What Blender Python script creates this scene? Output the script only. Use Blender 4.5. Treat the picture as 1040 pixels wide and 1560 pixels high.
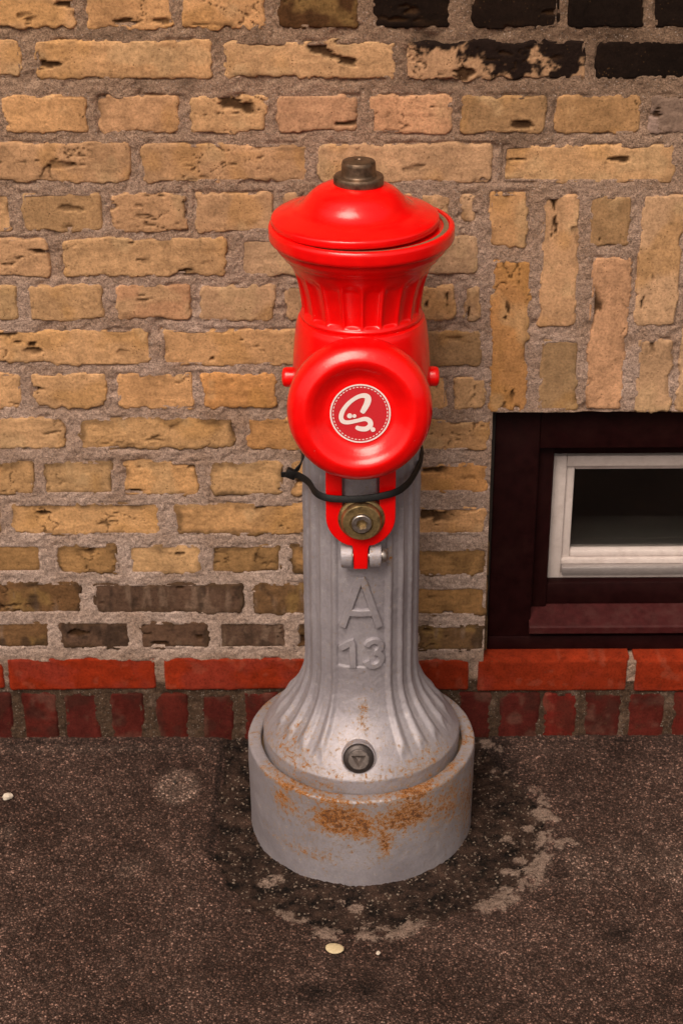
import bpy, bmesh, math, random
import numpy as np
from mathutils import Vector, Matrix

for o in list(bpy.data.objects): bpy.data.objects.remove(o, do_unlink=True)
scn = bpy.context.scene
COL = scn.collection
rad = math.radians

# ------------------------------------------------------------------ camera
CAM_H, CAM_D = 1.58, 2.27
cd = bpy.data.cameras.new('camera'); cam = bpy.data.objects.new('camera', cd); COL.objects.link(cam)
cd.sensor_fit = 'VERTICAL'; cd.sensor_height = 36.0; cd.lens = 2665 / 1560 * 36.0
cd.clip_start = 0.05; cd.clip_end = 500
cd.dof.use_dof = True; cd.dof.focus_distance = 2.20; cd.dof.aperture_fstop = 10.0
_f = Vector((0, math.cos(rad(27.5)), -math.sin(rad(27.5))))
_m = _f.to_track_quat('-Z', 'Y').to_matrix().to_4x4()
cam.matrix_world = Matrix.Translation((0, -CAM_D, CAM_H)) @ _m @ Matrix.Rotation(rad(-0.3), 4, 'Z')
scn.camera = cam

# ------------------------------------------------------------------ sky, sun, exposure
SUN_EL, SUN_AZ = 52.0, -22.0          # azimuth: degrees from straight behind the camera, negative = left
w = bpy.data.worlds.new('World'); scn.world = w; w.use_nodes = True
nt = w.node_tree; nt.nodes.clear()
sky = nt.nodes.new('ShaderNodeTexSky'); sky.sky_type = 'NISHITA'; sky.sun_disc = False
sky.sun_elevation = rad(SUN_EL); sky.sun_rotation = rad(180 + SUN_AZ * -1)
sky.air_density = 1.0; sky.dust_density = 6.0; sky.ozone_density = 1.0
hs = nt.nodes.new('ShaderNodeHueSaturation'); hs.inputs['Saturation'].default_value = 0.25
bg = nt.nodes.new('ShaderNodeBackground'); bg.inputs['Strength'].default_value = 0.09
out = nt.nodes.new('ShaderNodeOutputWorld')
nt.links.new(sky.outputs[0], hs.inputs['Color']); wt = nt.nodes.new('ShaderNodeMix'); wt.data_type = 'RGBA'; wt.blend_type = 'MULTIPLY'; wt.inputs[0].default_value = 1.0
wt.inputs[7].default_value = (1.0, 0.865, 0.765, 1)      # the photograph's warm white balance
nt.links.new(hs.outputs[0], wt.inputs[6]); nt.links.new(wt.outputs[2], bg.inputs[0]); nt.links.new(bg.outputs[0], out.inputs[0])
sd = bpy.data.lights.new('sun', 'SUN'); sd.energy = 1.5; sd.angle = rad(34); sd.color = (1.0, 0.87, 0.74)
sun = bpy.data.objects.new('sun', sd); COL.objects.link(sun)
_d = Vector((math.sin(rad(SUN_AZ)) * math.cos(rad(SUN_EL)), -math.cos(rad(SUN_AZ)) * math.cos(rad(SUN_EL)), math.sin(rad(SUN_EL))))
sun.rotation_euler = (-_d).to_track_quat('-Z', 'Y').to_euler()
sun.location = _d * 8
vs = scn.view_settings
vs.view_transform = 'Standard'; vs.look = 'None'; vs.gamma = 1.0; vs.use_curve_mapping = False
vs.exposure = 0.62
scn.cycles.use_denoising = True

# ------------------------------------------------------------------ noise
def _lat(ix, iy, seed):
    h = (ix.astype(np.int64) * 374761393 + iy.astype(np.int64) * 668265263 + seed * 144665 + 1013) & 0xffffffff
    h = ((h ^ (h >> 13)) * 1274126177) & 0xffffffff
    h = h ^ (h >> 16)
    return (h & 0xffff) / 65535.0 * 2 - 1
def vnoise(x, y, seed=0):
    ix, iy = np.floor(x), np.floor(y); fx, fy = x - ix, y - iy
    fx = fx * fx * (3 - 2 * fx); fy = fy * fy * (3 - 2 * fy)
    a = _lat(ix, iy, seed); b = _lat(ix + 1, iy, seed); c = _lat(ix, iy + 1, seed); d = _lat(ix + 1, iy + 1, seed)
    return (a * (1 - fx) + b * fx) * (1 - fy) + (c * (1 - fx) + d * fx) * fy
def fbm(x, y, s, octv=3, seed=0, gain=0.5):
    r = 0; a = 1; t = 0
    for k in range(octv):
        r = r + a * vnoise(x / s + 17.3 * k, y / s - 9.1 * k, seed + 31 * k); t += a; a *= gain; s *= 0.5
    return r / t
def sstep(a, b, x):
    t = np.clip((x - a) / (b - a), 0, 1); return t * t * (3 - 2 * t)

# ------------------------------------------------------------------ materials
class NT:
    def __init__(s, name):
        s.m = bpy.data.materials.new(name); s.m.use_nodes = True; s.t = s.m.node_tree
        s.b = s.t.nodes['Principled BSDF']; s._c = None
    def n(s, typ, **kw):
        nd = s.t.nodes.new('ShaderNode' + typ)
        for k, v in kw.items():
            if isinstance(v, tuple) and len(v) == 2 and v[0] == 'i': continue
            setattr(nd, k, v)
        return nd
    def l(s, a, b): s.t.links.new(a, b)
    def set(s, sock, v):
        if hasattr(v, 'is_linked'): s.l(v, sock)
        else:
            if isinstance(v, (tuple, list)) and len(v) == 3 and sock.type == 'RGBA': v = (*v, 1)
            if sock.type == 'RGBA' and isinstance(v, (int, float)): v = (v, v, v, 1)
            sock.default_value = v
    def coord(s):
        if s._c is None: s._c = s.n('NewGeometry').outputs['Position']
        return s._c
    def noise(s, scale, detail=3, rough=0.55, vec=None, dist=0.0):
        nd = s.n('TexNoise'); nd.inputs['Scale'].default_value = scale; nd.inputs['Detail'].default_value = detail
        nd.inputs['Roughness'].default_value = rough; nd.inputs['Distortion'].default_value = dist
        s.l(vec or s.coord(), nd.inputs['Vector']); return nd.outputs['Fac']
    def voro(s, scale, feature='F1', out='Distance', vec=None):
        nd = s.n('TexVoronoi', feature=feature); nd.inputs['Scale'].default_value = scale
        s.l(vec or s.coord(), nd.inputs['Vector']); return nd.outputs[out]
    def ramp(s, fac, *stops):
        nd = s.n('ValToRGB'); e = nd.color_ramp.elements
        while len(e) < len(stops): e.new(0.5)
        for k, (p, c) in enumerate(stops):
            e[k].position = p; e[k].color = (c, c, c, 1) if not isinstance(c, tuple) else (*c, 1)
        s.l(fac, nd.inputs[0]); return nd.outputs[0]
    def mix(s, fac, a, b, mode='MIX'):
        nd = s.n('Mix', data_type='RGBA', blend_type=mode)
        s.set(nd.inputs[0], fac); s.set(nd.inputs[6], a); s.set(nd.inputs[7], b); return nd.outputs[2]
    def math(s, op, a, b=0.0, clamp=False):
        nd = s.n('Math', operation=op, use_clamp=clamp); s.set(nd.inputs[0], a); s.set(nd.inputs[1], b); return nd.outputs[0]
    def attr(s, name, out='Fac'):
        return s.n('Attribute', attribute_name=name).outputs[out]
    def bump(s, h, dist=0.001, strength=1.0, prev=None):
        nd = s.n('Bump'); nd.inputs['Strength'].default_value = strength; nd.inputs['Distance'].default_value = dist
        s.l(h, nd.inputs['Height'])
        if prev: s.l(prev, nd.inputs['Normal'])
        return nd.outputs[0]
    def end(s, color=None, rough=None, normal=None, metal=None, spec=None, coat=None):
        for nm, v in (('Base Color', color), ('Roughness', rough), ('Normal', normal), ('Metallic', metal), ('Specular IOR Level', spec), ('Coat Weight', coat)):
            if v is not None: s.set(s.b.inputs[nm], v)
        return s.m

def mat_brick():
    t = NT('fired clay brick')
    c = t.attr('Col', 'Color')
    n1 = t.noise(300, 5, 0.7); n2 = t.noise(70, 4, 0.65); n3 = t.noise(1200, 2)
    f = t.ramp(n1, (0.25, 0.55), (0.5, 1.0), (0.78, 1.3))
    c = t.mix(1.0, c, f, 'MULTIPLY')
    f2 = t.ramp(n2, (0.28, 0.72), (0.5, 1.0), (0.72, 1.18))
    c = t.mix(1.0, c, f2, 'MULTIPLY')
    specks = t.ramp(t.voro(190), (0.13, 1.0), (0.22, 0.0))
    sp = t.math('MULTIPLY', specks, t.ramp(t.noise(40, 2), (0.5, 0.0), (0.65, 0.85)))
    c = t.mix(sp, c, (0.08, 0.042, 0.018))
    b = t.bump(n1, 0.0016, 0.6); b = t.bump(n3, 0.0007, 0.6, b)
    return t.end(c, 0.95, b, spec=0.08)

def mat_mortar():
    t = NT('sand lime mortar')
    n1 = t.noise(520, 4, 0.75); n2 = t.noise(14, 3, 0.6); n3 = t.noise(170, 4, 0.65)
    z = t.n('SeparateXYZ'); t.l(t.coord(), z.inputs[0])
    a = t.mix(t.ramp(n2, (0.35, 0.0), (0.65, 1.0)), (0.325, 0.214, 0.150), (0.46, 0.330, 0.262))
    up = t.math('MULTIPLY', t.math('ADD', z.outputs[2], -0.66), 2.3, True)
    a = t.mix(up, a, (0.325, 0.212, 0.140))
    a = t.mix(t.attr('repoint'), a, t.mix(t.ramp(n2, (0.35, 0.0), (0.65, 1.0)), (0.35, 0.248, 0.192), (0.49, 0.372, 0.312)))
    a = t.mix(t.attr('dirt_tone'), a, (0.075, 0.045, 0.028))
    f = t.ramp(n1, (0.28, 0.28), (0.5, 1.0), (0.70, 1.65))
    c = t.mix(1.0, a, f, 'MULTIPLY')
    c = t.mix(1.0, c, t.ramp(n3, (0.3, 0.65), (0.6, 1.12)), 'MULTIPLY')
    gr = t.n('TexVoronoi'); gr.inputs['Scale'].default_value = 420; t.l(t.coord(), gr.inputs['Vector'])
    sel = t.n('SeparateColor'); t.l(gr.outputs['Color'], sel.inputs[0])
    g = t.math('MULTIPLY', t.ramp(gr.outputs['Distance'], (0.25, 1.0), (0.45, 0.0)), t.ramp(sel.outputs[0], (0.80, 0.0), (0.86, 1.0)))
    c = t.mix(t.math('MULTIPLY', g, 0.7), c, t.mix(sel.outputs[1], (0.5, 0.42, 0.36), (0.07, 0.045, 0.035)))
    b = t.bump(n3, 0.006, 0.8); b = t.bump(n1, 0.0026, 0.9, b)
    return t.end(c, 0.95, b, spec=0.15)

def mat_asphalt():
    t = NT('worn asphalt')
    pos = t.coord()
    vo = t.n('TexVoronoi'); vo.inputs['Scale'].default_value = 400; t.l(pos, vo.inputs['Vector'])
    se = t.n('SeparateColor'); t.l(vo.outputs['Color'], se.inputs[0])
    big = t.noise(5.5, 4, 0.6); med = t.noise(38, 3, 0.6); fine = t.noise(600, 3, 0.7)
    base = t.mix(t.ramp(big, (0.35, 0.0), (0.68, 1.0)), (0.052, 0.0300, 0.0230), (0.112, 0.0700, 0.0560))
    base = t.mix(t.math('MULTIPLY', t.attr('pale'), t.ramp(t.noise(160, 3), (0.3, 0.5), (0.6, 1.0))), base, (0.185, 0.130, 0.105))
    base = t.mix(t.math('MULTIPLY', t.attr('stain_shade'), 0.85), base, (0.009, 0.006, 0.005))
    stone = t.ramp(se.outputs[0], (0.0, 0.50), (0.55, 0.90), (0.82, 1.55), (0.95, 2.8), (1.0, 5.0))
    edge = t.ramp(vo.outputs['Distance'], (0.2, 1.0), (0.62, 0.38))
    c = t.mix(1.0, base, stone, 'MULTIPLY')
    c = t.mix(1.0, c, edge, 'MULTIPLY')
    tint = t.mix(se.outputs[1], (1.08, 0.97, 0.93), (0.96, 1.0, 1.0))
    c = t.mix(1.0, c, tint, 'MULTIPLY')
    c = t.mix(1.0, c, t.ramp(med, (0.25, 0.6), (0.5, 1.0), (0.8, 1.35)), 'MULTIPLY')
    # trench refill round the hydrant foot: dark earthy crust, crumbled pale mortar at its rim
    soil = t.mix(t.ramp(t.noise(32, 6, 0.8), (0.40, 0.0), (0.68, 1.0)), (0.0030, 0.0018, 0.0013), (0.058, 0.0335, 0.0240))
    soil = t.mix(1.0, soil, t.ramp(fine, (0.25, 0.4), (0.5, 1.0), (0.78, 2.2)), 'MULTIPLY')
    soil = t.mix(t.math('MULTIPLY', t.ramp(se.outputs[0], (0.93, 0.0), (0.97, 1.0)), 0.7), soil, (0.22, 0.17, 0.13))
    sm = t.ramp(t.math('ADD', t.attr('soil'), t.math('MULTIPLY', t.math('SUBTRACT', t.noise(110, 4, 0.7), 0.5), 1.1)), (0.22, 0.0), (0.50, 1.0))
    c = t.mix(sm, c, soil)
    crumb = t.mix(t.ramp(fine, (0.3, 0.0), (0.7, 1.0)), (0.10, 0.066, 0.049), (0.34, 0.250, 0.200))
    cm = t.ramp(t.math('ADD', t.math('MULTIPLY', t.attr('crumb'), 0.78), t.math('MULTIPLY', t.math('SUBTRACT', t.noise(120, 7, 0.8), 0.5), 2.6)), (0.44, 0.0), (0.72, 0.75))
    c = t.mix(cm, c, crumb)
    b = t.bump(t.ramp(vo.outputs['Distance'], (0.0, 1.0), (0.7, 0.0)), 0.0014, 0.7); b = t.bump(fine, 0.0015, 0.7, b)
    return t.end(c, t.ramp(se.outputs[2], (0.0, 0.7), (1.0, 0.95)), b, spec=0.14)

def mat_red():
    t = NT('glossy red hydrant paint')
    n = t.noise(700, 2); n2 = t.noise(60, 3)
    c = t.mix(t.ramp(n2, (0.3, 0.0), (0.7, 1.0)), (0.70, 0.0012, 0.0018), (0.78, 0.0020, 0.0018))
    chips = t.ramp(t.noise(330, 2, 0.5), (0.80, 0.0), (0.81, 1.0))
    c = t.mix(t.math('MULTIPLY', chips, 0.8), c, (0.75, 0.35, 0.30))
    b = t.bump(n, 0.0004, 0.25); b = t.bump(t.noise(120, 2), 0.001, 0.18, b)
    return t.end(c, t.ramp(n2, (0.3, 0.13), (0.7, 0.21)), b, spec=0.5)

def mat_silver(name, rust, dark=0.0):
    t = NT(name)
    n1 = t.noise(9, 4, 0.6); n2 = t.noise(260, 4, 0.7); n3 = t.noise(1100, 2)
    c = t.mix(t.ramp(n1, (0.35, 0.0), (0.65, 1.0)), (0.262, 0.240, 0.262), (0.350, 0.326, 0.352))
    c = t.mix(1.0, c, t.ramp(n2, (0.25, 0.82), (0.7, 1.08)), 'MULTIPLY')
    scuff = t.math('MULTIPLY', t.ramp(t.noise(70, 3), (0.58, 0.0), (0.68, 1.0)), t.ramp(n3, (0.5, 0.0), (0.65, 0.6)))
    c = t.mix(scuff, c, (0.55, 0.53, 0.54))
    # rust: attribute gives where it sits, noise gives its own broken shape
    ra = t.attr('rust')
    m = t.math('ADD', t.math('MULTIPLY', ra, 0.45), t.math('ADD', t.math('MULTIPLY', t.noise(140, 8, 0.9), 2.3), -0.72))
    halo = t.ramp(m, (0.58, 0.0), (0.78, 0.75)); core = t.ramp(m, (0.74, 0.0), (0.81, 1.0)); deep = t.ramp(m, (0.86, 0.0), (0.92, 0.95))
    c = t.mix(halo, c, (0.30, 0.205, 0.095))
    c = t.mix(core, c, t.mix(t.noise(400, 3), (0.22, 0.062, 0.008), (0.58, 0.215, 0.012)))
    c = t.mix(deep, c, (0.06, 0.022, 0.010))
    r = t.mix(core, t.ramp(n2, (0.3, 0.40), (0.7, 0.55)), 0.9)
    me = t.math('MULTIPLY', t.math('SUBTRACT', 1.0, core), 0.35)
    b = t.bump(n2, 0.0012, 0.45); b = t.bump(n3, 0.0005, 0.5, b); b = t.bump(core, 0.0008, 0.6, b)
    return t.end(c, r, b, me, 0.5)

def mat_plain(name, col, rough, metal=0.0, var=0.15, scale=200, bump=0.0006, spec=0.5, dirt_tone=None):
    t = NT(name); n = t.noise(scale, 4, 0.65)
    c = t.mix(1.0, col, t.ramp(n, (0.25, 1 - var), (0.75, 1 + var)), 'MULTIPLY')
    if dirt_tone: c = t.mix(t.ramp(t.noise(scale * 0.4, 4, 0.7), (0.48, 0.0), (0.7, 0.8)), c, dirt_tone)
    return t.end(c, t.ramp(n, (0.3, rough * 0.85), (0.7, min(1, rough * 1.15))), t.bump(n, bump, 0.5), metal, spec)

M = {}
M['brick'] = mat_brick(); M['mortar'] = mat_mortar(); M['asphalt'] = mat_asphalt(); M['red'] = mat_red()
M['silver'] = mat_silver('silver hydrant paint with rust', 1)
M['brass'] = mat_plain('weathered brass', (0.38, 0.275, 0.125), 0.42, 0.85, 0.35, 180, 0.0008, dirt_tone=(0.06, 0.042, 0.022))
M['bronze'] = mat_plain('dark oiled bronze', (0.19, 0.128, 0.085), 0.36, 0.8, 0.4, 120, 0.0008, dirt_tone=(0.035, 0.024, 0.018))
M['steel'] = mat_plain('worn steel', (0.40, 0.36, 0.33), 0.33, 0.9, 0.2, 300, dirt_tone=(0.12, 0.07, 0.05))
M['dark_metal'] = mat_plain('dark cast metal', (0.055, 0.045, 0.042), 0.42, 0.6, 0.35, 250)
M['plugmetal'] = mat_plain('scratched plug metal', (0.20, 0.17, 0.155), 0.4, 0.7, 0.4, 250)
M['black'] = mat_plain('black nylon', (0.004, 0.0035, 0.0035), 0.55, 0.0, 0.2, 400, 0.0003, spec=0.3)
M['gasket'] = mat_plain('brown perished gasket', (0.16, 0.10, 0.05), 0.85, 0.0, 0.35, 300, 0.001)
M['wood'] = mat_plain('dark maroon painted timber', (0.0115, 0.0020, 0.0021), 0.6, 0.0, 0.4, 60, 0.0008, spec=0.08, dirt_tone=(0.016, 0.0042, 0.0036))
M['sillwood_lit'] = mat_plain('maroon sill paint lit from above', (0.040, 0.0068, 0.0068), 0.55, 0.0, 0.35, 80, 0.0012, spec=0.15, dirt_tone=(0.055, 0.018, 0.016))  # frame maroon made lighter: light on the upward face put into the colour
M['white'] = mat_plain('off white window paint', (0.56, 0.49, 0.46), 0.45, 0.0, 0.07, 90, 0.0004, dirt_tone=(0.44, 0.37, 0.34))
M['alu'] = mat_plain('dull aluminium', (0.42, 0.38, 0.37), 0.40, 0.7, 0.1, 150, 0.0003)
M['grime'] = mat_plain('dark sealant', (0.018, 0.012, 0.009), 0.8, 0.0, 0.3, 200, 0.001)
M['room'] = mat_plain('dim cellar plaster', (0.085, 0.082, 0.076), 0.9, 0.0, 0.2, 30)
M['leaf'] = mat_plain('dry yellow petal', (0.46, 0.37, 0.22), 0.7, 0.0, 0.2, 300, 0.0003)
M['stone'] = mat_plain('pale pebble', (0.50, 0.43, 0.35), 0.85, 0.0, 0.25, 300, 0.0008)
M['grit'] = mat_plain('loose grit', (0.14, 0.10, 0.078), 0.9, 0.0, 0.7, 90)
M['badge_white'] = mat_plain('white print', (0.68, 0.60, 0.58), 0.35, 0.0, 0.05, 200, 0.0001)
def _badge():
    t = NT('crimson textured print')
    ch = t.n('TexChecker'); ch.inputs['Scale'].default_value = 900
    mp = t.n('Mapping'); mp.inputs['Rotation'].default_value = (0, 0.6, 0); t.l(t.coord(), mp.inputs[0]); t.l(mp.outputs[0], ch.inputs['Vector'])
    c = t.mix(t.math('MULTIPLY', ch.outputs['Fac'], 0.55), (0.46, 0.006, 0.014), (0.52, 0.028, 0.036))
    return t.end(c, 0.35)
M['badge_red'] = _badge()
def _glass():
    t = NT('window glass'); b = t.b
    b.inputs['Base Color'].default_value = (0.62, 0.62, 0.60, 1); b.inputs['Roughness'].default_value = 0.02
    b.inputs['Transmission Weight'].default_value = 1.0; b.inputs['IOR'].default_value = 1.45
    return t.m
M['glass'] = _glass()
def _far():
    t = NT('far yellow brickwork')
    mp = t.n('Mapping'); mp.inputs['Rotation'].default_value = (rad(90), 0, 0); t.l(t.coord(), mp.inputs[0])
    bt = t.n('TexBrick'); bt.inputs['Scale'].default_value = 1.0; bt.inputs['Brick Width'].default_value = 0.24; bt.inputs['Row Height'].default_value = 0.0667
    bt.inputs['Mortar Size'].default_value = 0.008; bt.inputs['Color1'].default_value = (0.36, 0.22, 0.10, 1); bt.inputs['Color2'].default_value = (0.26, 0.16, 0.08, 1)
    bt.inputs['Mortar'].default_value = (0.26, 0.19, 0.15, 1); t.l(mp.outputs[0], bt.inputs['Vector'])
    c = t.mix(1.0, bt.outputs[0], t.ramp(t.noise(60, 4), (0.3, 0.75), (0.7, 1.15)), 'MULTIPLY')
    return t.end(c, 0.93, t.bump(t.noise(300, 3), 0.002, 0.6), spec=0.15)
M['far'] = _far()

# ------------------------------------------------------------------ mesh helpers
def empty(name, loc=(0, 0, 0)):
    o = bpy.data.objects.new(name, None); COL.objects.link(o); o.location = loc; o.empty_display_size = 0.05; return o
def tag(o, label=None, cat=None, group=None, kind=None):
    for k, v in (('label', label), ('category', cat), ('group', group), ('kind', kind)):
        if v: o[k] = v
    return o
def link(name, me, mat, parent=None, smooth=True, loc=None):
    o = bpy.data.objects.new(name, me); COL.objects.link(o)
    if mat is not None and not len(me.materials): me.materials.append(M[mat] if isinstance(mat, str) else mat)
    if parent: o.parent = parent
    if loc: o.location = loc
    if smooth and len(me.polygons): me.polygons.foreach_set('use_smooth', np.ones(len(me.polygons), bool))
    return o
def mesh_np(name, V, F):
    me = bpy.data.meshes.new(name); V = np.asarray(V, np.float32); F = np.asarray(F, np.int32)
    me.vertices.add(len(V)); me.vertices.foreach_set('co', V.ravel())
    k = F.shape[1]; me.loops.add(F.size); me.loops.foreach_set('vertex_index', F.ravel())
    me.polygons.add(len(F)); me.polygons.foreach_set('loop_start', np.arange(0, F.size, k, dtype=np.int32))
    me.polygons.foreach_set('loop_total', np.full(len(F), k, np.int32))
    me.update(calc_edges=True); me.validate(); return me
def fattr(me, name, a):
    at = me.attributes.new(name, 'FLOAT', 'POINT'); at.data.foreach_set('value', np.asarray(a, np.float32).ravel())
def cattr(me, rgb):
    at = me.attributes.new('Col', 'FLOAT_COLOR', 'POINT')
    at.data.foreach_set('color', np.concatenate([rgb, np.ones((len(rgb), 1))], 1).astype(np.float32).ravel())
def grid_faces(nu, nv, wrap=False):
    i = np.arange(nu if wrap else nu - 1)[:, None]; j = np.arange(nv - 1)[None, :]
    i2 = (i + 1) % nu
    a = i * nv + j; b = i2 * nv + j; c = i2 * nv + j + 1; d = i * nv + j + 1
    return np.stack([a, b, c, d], -1).reshape(-1, 4)
def from_bm(name, bm, mat, parent=None, smooth=False, loc=None, angle=None):
    bmesh.ops.recalc_face_normals(bm, faces=bm.faces)
    me = bpy.data.meshes.new(name); bm.to_mesh(me); bm.free()
    o = link(name, me, mat, parent, smooth, loc)
    if smooth and angle: sharp(me, angle)
    return o
def sharp(me, deg):
    bm = bmesh.new(); bm.from_mesh(me)
    for e in bm.edges:
        e.smooth = not (len(e.link_faces) == 2 and e.calc_face_angle(0) > rad(deg))
    bm.to_mesh(me); bm.free()
def box(bm, x0, x1, y0, y1, z0, z1, bev=0.0, seg=2):
    r = bmesh.ops.create_cube(bm, size=1.0)['verts']
    for v in r: v.co = Vector((x0 + (v.co.x + .5) * (x1 - x0), y0 + (v.co.y + .5) * (y1 - y0), z0 + (v.co.z + .5) * (z1 - z0)))
    if bev:
        es = list({e for v in r for e in v.link_edges})
        bmesh.ops.bevel(bm, geom=es, offset=bev, segments=seg, affect='EDGES', profile=0.5)
def boxpart(name, mat, parent, x0, x1, y0, y1, z0, z1, bev=0.002):
    bm = bmesh.new(); box(bm, x0, x1, y0, y1, z0, z1, bev); return from_bm(name, bm, mat, parent, True, angle=40)
def dense(prof, step=0.0025):
    P = []
    for (r0, z0), (r1, z1) in zip(prof[:-1], prof[1:]):
        n = max(1, int(math.hypot(r1 - r0, z1 - z0) / step))
        for k in range(n): P.append((r0 + (r1 - r0) * k / n, z0 + (z1 - z0) * k / n))
    P.append(prof[-1]); return P
def spline(pts, n):
    P = [Vector(p) for p in pts]; P = [2 * P[0] - P[1]] + P + [2 * P[-1] - P[-2]]; o = []
    for i in range(1, len(P) - 2):
        for k in range(n):
            t = k / n; a, b, c, d = P[i - 1], P[i], P[i + 1], P[i + 2]
            o.append(0.5 * ((2 * b) + (c - a) * t + (2 * a - 5 * b + 4 * c - d) * t * t + (3 * b - a - 3 * c + d) * t ** 3))
    o.append(P[-2]); return o
def lathe(name, prof, mat, parent, seg=96, rf=None, axis='Z', loc=None, ang=35, cap=True):
    """surface of revolution; rf(theta, r, z) may modulate the radius; theta = 0 faces the street (-Y)"""
    P = np.array(prof, float); nv = len(P)
    th = np.linspace(0, 2 * np.pi, seg, endpoint=False)
    T, R = np.meshgrid(th, P[:, 0], indexing='ij'); Z = np.broadcast_to(P[:, 1], R.shape)
    if rf is not None: R = rf(T, R, Z)
    V = np.stack([R * np.sin(T), -R * np.cos(T), Z], -1).reshape(-1, 3)
    F = grid_faces(seg, nv, True)
    if axis == 'Y': V = np.stack([V[:, 0], -V[:, 2], -V[:, 1]], -1)   # profile height points to the street
    me = mesh_np(name, V, F)
    o = link(name, me, mat, parent, True, loc)
    if ang: sharp(me, ang)
    return o
def ribbon_mesh(path, wdir, width, thick, closed=False):
    """flat strap along path; wdir(i) = width direction"""
    n = len(path); V = []; F = []
    for i, p in enumerate(path):
        a = path[max(i - 1, 0)]; b = path[min(i + 1, n - 1)]; t = (b - a).normalized()
        wv = wdir(i); wv = (wv - t * wv.dot(t)).normalized(); nv = t.cross(wv)
        hw, ht = width / 2, thick / 2
        for s, u in ((-1, -.6), (-.8, -1), (.8, -1), (1, -.6), (1, .6), (.8, 1), (-.8, 1), (-1, .6)):
            V.append(p + wv * s * hw + nv * u * ht)
    for i in range(n - 1):
        for k in range(8):
            F.append((i * 8 + k, i * 8 + (k + 1) % 8, i * 8 + 8 + (k + 1) % 8, i * 8 + 8 + k))
    return V, F

# ------------------------------------------------------------------ ground
AXX, AXY = 0.0265, -0.193       # hydrant axis
def axis_coords(lo, hi, step, far_lo, far_hi):
    c = list(np.arange(lo, hi + step / 2, step)); s = step; x = c[-1]
    while x < far_hi: s *= 1.35; x += s; c.append(min(x, far_hi))
    s = step; x = c[0]; pre = []
    while x > far_lo: s *= 1.35; x -= s; pre.append(max(x, far_lo))
    return np.array(pre[::-1] + c)
PATCH = np.array([(-.19, .02), (-.187, -.06), (-.190, -.15), (-.183, -.27), (-.165, -.37), (-.10, -.425), (-.02, -.452), (.067, -.458), (.157, -.421), (.235, -.375), (.285, -.30), (.298, -.206), (.262, -.13), (.235, -.08), (.23, .02)])
def poly_sd(x, y, P):
    d = np.full(x.shape, 1e9); ins = np.zeros(x.shape, bool)
    for (ax, ay), (bx, by) in zip(P, np.roll(P, -1, 0)):
        ex, ey = bx - ax, by - ay; wx, wy = x - ax, y - ay
        t = np.clip((wx * ex + wy * ey) / (ex * ex + ey * ey), 0, 1)
        d = np.minimum(d, np.hypot(wx - ex * t, wy - ey * t))
        c = ((ay > y) != (by > y)) & (x < (bx - ax) * (y - ay) / (by - ay + 1e-12) + ax); ins ^= c
    return np.where(ins, d, -d)
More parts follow.
